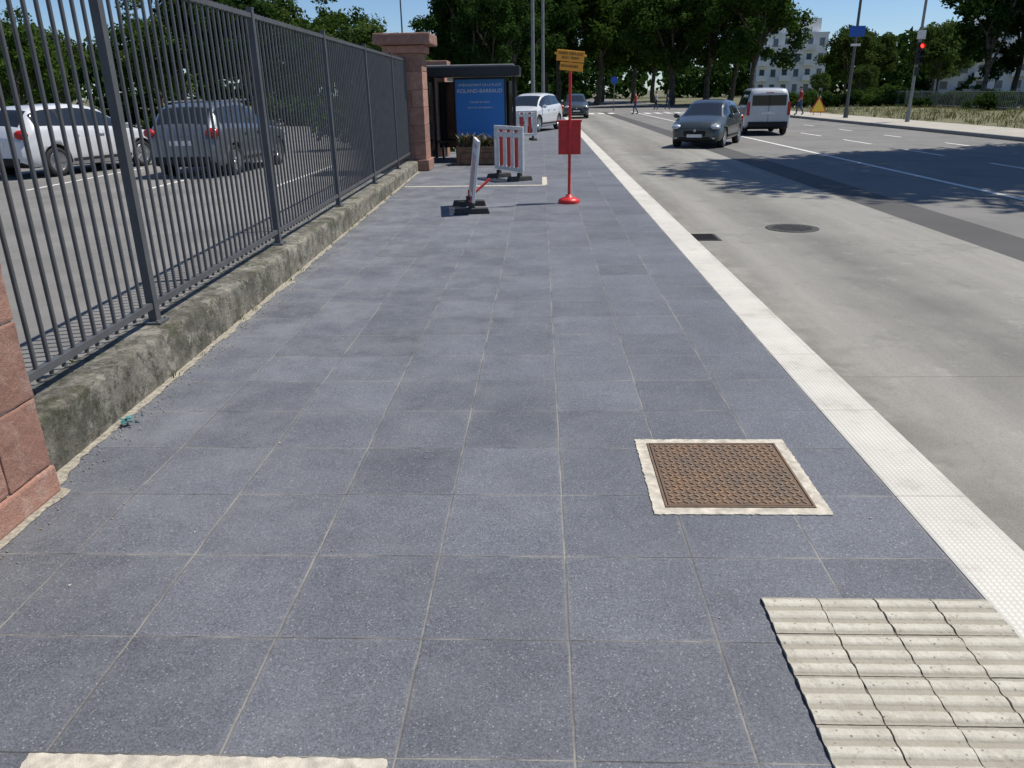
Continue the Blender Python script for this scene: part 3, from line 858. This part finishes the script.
T = {
 'planeA': make_tree("plane_tree_a", 1, 17, 6.4, 3.2, .36, 17000, .27, 'leafA', 38),
 'planeB': make_tree("plane_tree_b", 2, 18, 6.8, 3.6, .40, 17000, .27, 'leafA', 38),
 'streetA': make_tree("plane_tree_c", 21, 20, 6.6, 8.0, .36, 26000, .22, 'leafA', 44),
 'darkA': make_tree("lime_tree_a", 3, 14, 4.6, 2.0, .28, 13000, .22, 'leafB', 30),
 'darkB': make_tree("lime_tree_b", 4, 13, 4.8, 1.6, .28, 13000, .22, 'leafB', 30),
 'smallA': make_tree("maple_a", 5, 8, 3.2, 1.2, .16, 10000, .15, 'leafC', 26),
 'smallB': make_tree("maple_b", 6, 8.5, 3.6, 1.1, .16, 10000, .15, 'leafA', 26),
}
def tree(name, key, x, y, s=1.0, sz=None, z=-.1):
    o = bpy.data.objects.new(name, T[key]); scene.collection.objects.link(o)
    o.location = (x, y, z); o.rotation_euler.z = rnd.random()*6.28; o.scale = (s, s, sz or s); return o
for (x, y, s) in ((7.5, 112, 1.05), (13.5, 120, 1.1), (20, 100, 1.0), (24.5, 108, .95), (17.5, 128, 1.1), (2.2, 106, 1.0), (10, 138, 1.2), (22, 142, 1.15), (1, 135, 1.1), (15.5, 98, .9), (23.5, 92, .8)):
    tree("plane_tree", rnd.choice(['planeA', 'planeB']), x, y, s)
for (x, y, s) in ((-6.5, 78, .95), (-2.6, 84, 1.15), (-8, 98, 1.0), (-1, 96, 1.2), (-4, 66, .7), (-10.5, 88, .8)):
    tree("lime_tree", rnd.choice(['darkA', 'darkB']), x, y, s)
for i, (x, y, s) in enumerate(((-46, 58, .9), (-41, 64, 1.0), (-36, 60, .85), (-31, 66, 1.05), (-26.5, 60, 1.0), (-22, 66, 1.15), (-18, 60, .95), (-14.5, 68, .95), (-11, 62, .75), (-30, 46, .75), (-38, 48, .8), (-24, 74, 1.3), (-18, 76, 1.2), (-8.5, 55, .6))):
    tree("maple_tree", 'smallA' if i % 3 else 'smallB', x, y, s)
tree("lime_tree", 'darkA', -21, 52, .68); tree("lime_tree", 'darkB', -17, 48, .58)
for (x, y, s) in ((39.5, 108, 1.15), (44, 112, 1.1), (49, 106, 1.15), (53, 112, 1.25), (37, 96, .5), (33.2, 86, .5), (30, 90, .42)):
    tree("maple_tree", rnd.choice(['smallA', 'smallB']), x, y, s)
for (x, y, s) in ((41, 78, .95), (46, 82, 1.1), (50, 76, 1.0), (54, 86, 1.1), (45, 70, .8), (58, 80, 1.1)):
    tree("lime_tree", rnd.choice(['darkA', 'darkB']), x, y, s)
# street trees just right of view, shading the road
tree("plane_tree", 'streetA', 17.2, 20.6, .98); tree("plane_tree", 'streetA', 22.5, 23.0, .95)

BU = [make_bush("shrub_a", 11, 4000, .10, 'leafA'), make_bush("shrub_b", 12, 4000, .10, 'leafB')]
def bush(x, y, s, k=None):
    o = bpy.data.objects.new("shrub", BU[rnd.randint(0, 1) if k is None else k]); scene.collection.objects.link(o); o.location = (x, y, -.1)
    o.scale = (s, s, s*rnd.uniform(.8, 1.1)); o.rotation_euler.z = rnd.random()*6
for i in range(16): bush(33+rnd.uniform(-.5, 2), 44+i*2.6, rnd.uniform(.8, 1.4))
for i in range(12): bush(22+i*2.2, 80+rnd.uniform(-2, 4), rnd.uniform(.8, 1.3))
for i in range(22): bush(-50+i*2.1, 50+rnd.uniform(-1.5, 1.5), rnd.uniform(.9, 1.4))
for i in range(10): bush(-3.9-rnd.random()*.5, 26+i*2.5, rnd.uniform(.9, 1.5))
b = MB(); cs = []; rs = []
for i in range(700):
    f = rnd.random(); a = R(-50+100*f); d = rnd.uniform(185, 235); hgt = 11+6*mnoise.noise((f*14, 0, 3))
    if 12.5 < math.degrees(a) < 19.5: d = rnd.uniform(205, 240); hgt = 9
    cs.append((math.sin(a)*d, math.cos(a)*d, rnd.uniform(0, hgt))); rs.append(rnd.uniform(2.5, 4.5))
q = leafcloud(cs, rs, 50000, .95, 77); b.v += q.tolist(); k = len(q)//4; li = b.mat('leafB')
b.f += [[4*i, 4*i+1, 4*i+2, 4*i+3] for i in range(k)]; b.mi += [li]*k; b.sm += [False]*k
b.obj("distant_trees")
b = MB()
for i in range(1500): blades(b, rnd.uniform(19.6, 36), rnd.uniform(20, 72), 5, rnd.uniform(.15, .45), .15, 'leafD' if rnd.random() < .75 else 'leafC', z=-.03)
b.obj("verge_grass")

# ------------------------------------------------------------------ right side furniture
b = MB()
for i in range(150):
    y = 44+i*.24; b.cyl((31.5+.03*(y-44), y, 0), (31.5+.03*(y-44), y, 1.25), .018, n=5, m='galv')
for i in range(13):
    y = 44+i*3; b.box((31.5+.03*(y-44), y, .65), (.08, .08, 1.35), 'galv')
for z in (.15, 1.2): b.cyl((31.5, 44, z), (32.6, 80, z), .025, n=6, m='galv')
b.obj("metal_railing")

def pole(b, x, y, H, r0=.09, r1=.05, m='galv'):
    b.cyl((x, y, 0), (x, y, .5), r0*1.5, r0*1.4, 12, m); b.cyl((x, y, .5), (x, y, H), r0, r1, 12, m)
e = empty("traffic_light", (18.4, 41.5, 0))
b = MB(); pole(b, 0, 0, 7.5, .075, .06); b.cyl((0, 0, 7.4), (-2.6, 0, 7.9), .05, .04, 8, 'galv'); b.obj("pole", e)
b = MB(); b.box((.02, -.16, 3.15), (.30, .18, 1.0), 'blackm')
for k in range(3):
    b.cyl((.02, -.25, 3.48-k*.32), (.02, -.255-.01, 3.48-k*.32), .10, n=18, m=('sigred' if k == 0 else 'dark'))
    b.cyl((.02, -.25, 3.48-k*.32), (.02, -.40, 3.50-k*.32), .12, n=18, m='blackm', caps=False)
b.box((.02, -.13, 2.35), (.18, .12, .4), 'blackm'); b.box((0, -.09, 4.0), (.4, .02, .4), 'whitep'); b.obj("signal_head", e)
e = empty("street_lamp", (17.75, 48.1, 0))
b = MB(); pole(b, 0, 0, 10, .09, .06, 'fence'); b.cyl((0, 0, 10), (-1.8, 0, 10.3), .04, .03, 8, 'fence'); b.obj("pole", e)
b = MB(); b.box((-1.9, 0, 10.3), (.7, .25, .1), 'fence'); b.obj("lamp_head", e, bevel=.03)
b = MB(); b.box((0, -.11, 4.6), (.85, .03, .55), 'bluesign'); b.box((0, -.10, 3.9), (.55, .02, .12), 'whitep'); b.obj("direction_sign", e)
for (x, y) in ((-.43, 45), (.13, 52)):
    e = empty("street_lamp", (x, y, 0)); b = MB(); pole(b, 0, 0, 10, .11, .08, 'galv'); b.cyl((0, 0, 10), (1.8, 0, 10.3), .04, .03, 8, 'galv'); b.obj("pole", e)
    b = MB(); b.box((1.9, 0, 10.3), (.7, .25, .1), 'galv'); b.obj("lamp_head", e, bevel=.03)
e = empty("flag_pole", (-6.6, 40, 0)); b = MB(); b.cyl((0, 0, 0), (0, 0, 7.5), .05, .03, 8, 'fence'); b.obj("pole", e)
e = empty("street_lamp", (-18, 34, 0)); b = MB(); pole(b, 0, 0, 8, .08, .05); b.box((.3, 0, 8), (.7, .2, .1), 'galv'); b.obj("pole", e)
e = empty("traffic_sign", (6.9, 78, 0)); b = MB(); b.cyl((0, 0, -.15), (0, 0, 2.9), .035, n=8, m='galv'); b.cyl((0, -.05, 2.6), (0, -.07, 2.6), .34, n=24, m='bluesign'); b.obj("post_and_disc", e)
e = empty("roadworks_sign", (18.1, 54, 0))
b = MB(); s3 = .55
b.add([(-s3, 0, .15), (s3, 0, .15), (0, 0, 1.15), (-s3, .03, .15), (s3, .03, .15), (0, .03, 1.15)], [(0, 1, 2), (5, 4, 3), (0, 3, 4, 1), (1, 4, 5, 2), (2, 5, 3, 0)], 'redp')
b.add([(-.44, -.006, .21), (.44, -.006, .21), (0, -.006, 1.02)], [(0, 1, 2)], 'yellow')
b.cyl((-.3, .03, 0), (0, .05, .9), .02, n=6, m='galv'); b.cyl((.3, .3, 0), (0, .05, .9), .02, n=6, m='galv'); b.obj("triangle_board", e)

# ------------------------------------------------------------------ people (distant)
def person(name, loc, rz, top, trousers, stride=.22, Hh=1.74):
    s = Hh/1.74
    V = [(0, 0, .93), (0, .01, 1.12), (0, .02, 1.36), (0, .03, 1.50), (0, .04, 1.58), (0, .05, 1.66), (0, .045, 1.73),
         (.10, 0, .90), (.11, stride*.5+.03, .50), (.11, stride*.7, .09), (.115, stride*.7+.17, .04),
         (-.10, 0, .90), (-.11, -stride*.25+.04, .50), (-.11, -stride*1.0, .12), (-.115, -stride*1.0+.15, .04),
         (.19, .01, 1.40), (.24, -.06, 1.14), (.24, .06, .90), (.24, .10, .80),
         (-.19, .01, 1.40), (-.24, .05, 1.14), (-.24, .20, .93), (-.24, .25, .84)]
    E = [(0, 1), (1, 2), (2, 3), (3, 4), (4, 5), (5, 6), (0, 7), (7, 8), (8, 9), (9, 10), (0, 11), (11, 12), (12, 13), (13, 14), (2, 15), (15, 16), (16, 17), (17, 18), (2, 19), (19, 20), (20, 21), (21, 22)]
    Rr = [(.15, .11), (.13, .10), (.15, .10), (.055, .055), (.075, .085), (.085, .10), (.05, .06), (.095, .095), (.062, .065), (.045, .045), (.045, .03), (.095, .095), (.062, .065), (.045, .045), (.045, .03), (.058, .058), (.042, .042), (.032, .032), (.035, .022), (.058, .058), (.042, .042), (.032, .032), (.035, .022)]
    me = bpy.data.meshes.new(name); me.from_pydata([(a*s, b_*s, c*s) for a, b_, c in V], E, []); o = bpy.data.objects.new("body", me); scene.collection.objects.link(o)
    sk = o.modifiers.new("s", 'SKIN'); lay = me.skin_vertices[0].data if me.skin_vertices else None
    if lay is None: return
    for i, r in enumerate(Rr): lay[i].radius = (r[0]*s, r[1]*s)
    lay[0].use_root = True
    sb = o.modifiers.new("u", 'SUBSURF'); sb.levels = 2; sb.render_levels = 2
    dg = bpy.context.evaluated_depsgraph_get(); nm = bpy.data.meshes.new_from_object(o.evaluated_get(dg)); o.modifiers.clear(); o.data = nm
    nm.materials.clear()
    for m in (M['skin'], M[top], M[trousers], M['dark']): nm.materials.append(m)
    for p in nm.polygons:
        z = p.center.z/s; x = abs(p.center.x)/s; p.use_smooth = True
        p.material_index = 3 if z < .10 else (2 if (z < .96 and x < .20) else (0 if z > 1.47 or (x > .2 and z < 1.1) else 1))
    e = empty(name, loc, rz); o.parent = e
    b = MB(); b.ell((0, .03*s, 1.70*s), (.088*s, .105*s, .085*s), 'hair'); b.ell((0, .15*s, 1.635*s), (.013, .02, .02), 'skin')
    for sx in (-1, 1): b.ell((sx*.035*s, .135*s, 1.66*s), (.012, .01, .008), 'dark', 6, 4); b.ell((sx*.088*s, .045*s, 1.65*s), (.012, .02, .03), 'skin', 6, 4)
    b.obj("head_details", e)
person("pedestrian", (16.9, 54, 0), R(100), 'shirtr', 'jean')
person("pedestrian", (7.6, 66, -.12), R(80), 'shirtr', 'jean')
person("pedestrian", (11.2, 80, -.12), R(95), 'shirtw', 'navy', .15, 1.66)
person("pedestrian", (12.4, 81, -.12), R(-85), 'navy', 'jean', .2, 1.78)

# ------------------------------------------------------------------ buildings
def block_building(name, loc, rz, W, D, fl, fh=3.0, bays=6, setback=True):
    e = empty(name, loc, rz); H = fl*fh
    b = MB(); b.box((0, 0, H/2), (W, D, H), 'render_w'); b.box((0, 0, H+.2), (W+.3, D+.3, .4), 'render_w')
    if setback: b.box((W*.1, 0, H+1.8), (W*.6, D*.7, 2.8), 'render_w')
    b.obj("walls", e)
    b = MB(); f2 = MB()
    for k in range(fl):
        for i in range(bays):
            x = -W/2+W*(i+.5)/bays; z = k*fh+1.6
            b.box((x, -D/2-.02, z), (W/bays*.42, .06, 1.4), 'wglass'); f2.box((x, -D/2-.03, z-.78), (W/bays*.5, .16, .08), 'galv')
            if i % 2 == 0 and k > 0:
                f2.box((x, -D/2-.6, k*fh+.05), (W/bays*.95, 1.2, .15), 'render_w'); f2.box((x, -D/2-1.18, k*fh+.6), (W/bays*.95, .04, .95), 'render_w')
        for j in range(3):
            y = -D/2+D*(j+.5)/3; b.box((-W/2-.02, y, k*fh+1.6), (.06, 1.3, 1.3), 'wglass'); b.box((W/2+.02, y, k*fh+1.6), (.06, 1.3, 1.3), 'wglass')
    b.obj("windows", e); f2.obj("balconies_and_sills", e)
block_building("apartment_building", (54, 185, 0), R(-8), 14, 12, 4)
block_building("apartment_building", (92, 176, 0), R(-14), 20, 12, 4)

# ------------------------------------------------------------------ light, sky, camera
el, az = R(61), math.atan2(.95, .30)
d = Vector((math.cos(el)*math.sin(az), math.cos(el)*math.cos(az), math.sin(el)))
sun = bpy.data.lights.new("sun", 'SUN'); sun.energy = 5.0; sun.angle = R(.53); sun.color = (1, .95, .87)
so = bpy.data.objects.new("sun", sun); so.rotation_euler = d.to_track_quat('Z', 'Y').to_euler(); so.location = (0, 0, 50); scene.collection.objects.link(so)
w = bpy.data.worlds.new("World"); scene.world = w; w.use_nodes = True
wn = w.node_tree.nodes
sky = wn.new("ShaderNodeTexSky"); sky.sky_type = 'NISHITA'; sky.sun_disc = False
sky.sun_elevation = el; sky.sun_rotation = az; sky.air_density = .8; sky.dust_density = .2; sky.ozone_density = 3.0
mx = wn.new("ShaderNodeMix"); mx.data_type = 'RGBA'; mx.blend_type = 'MULTIPLY'; mx.inputs[0].default_value = 1; mx.inputs[7].default_value = (.84, .94, 1.06, 1)
bg = wn["Background"]; w.node_tree.links.new(sky.outputs[0], mx.inputs[6]); w.node_tree.links.new(mx.outputs[2], bg.inputs[0]); bg.inputs[1].default_value = .105
cam = bpy.data.cameras.new("camera"); cam.sensor_width = 36; cam.lens = 27.03; cam.clip_end = 4000; cam.clip_start = .05
co = bpy.data.objects.new("camera", cam); scene.collection.objects.link(co)
co.matrix_world = Matrix.Translation((0, 0, 1.735)) @ Matrix.Rotation(R(2.37), 4, 'Z') @ Matrix.Rotation(R(90-20.8), 4, 'X') @ Matrix.Rotation(R(-1.0), 4, 'Z')
scene.camera = co
scene.view_settings.view_transform = 'Standard'; scene.view_settings.look = 'None'; scene.view_settings.exposure = 0
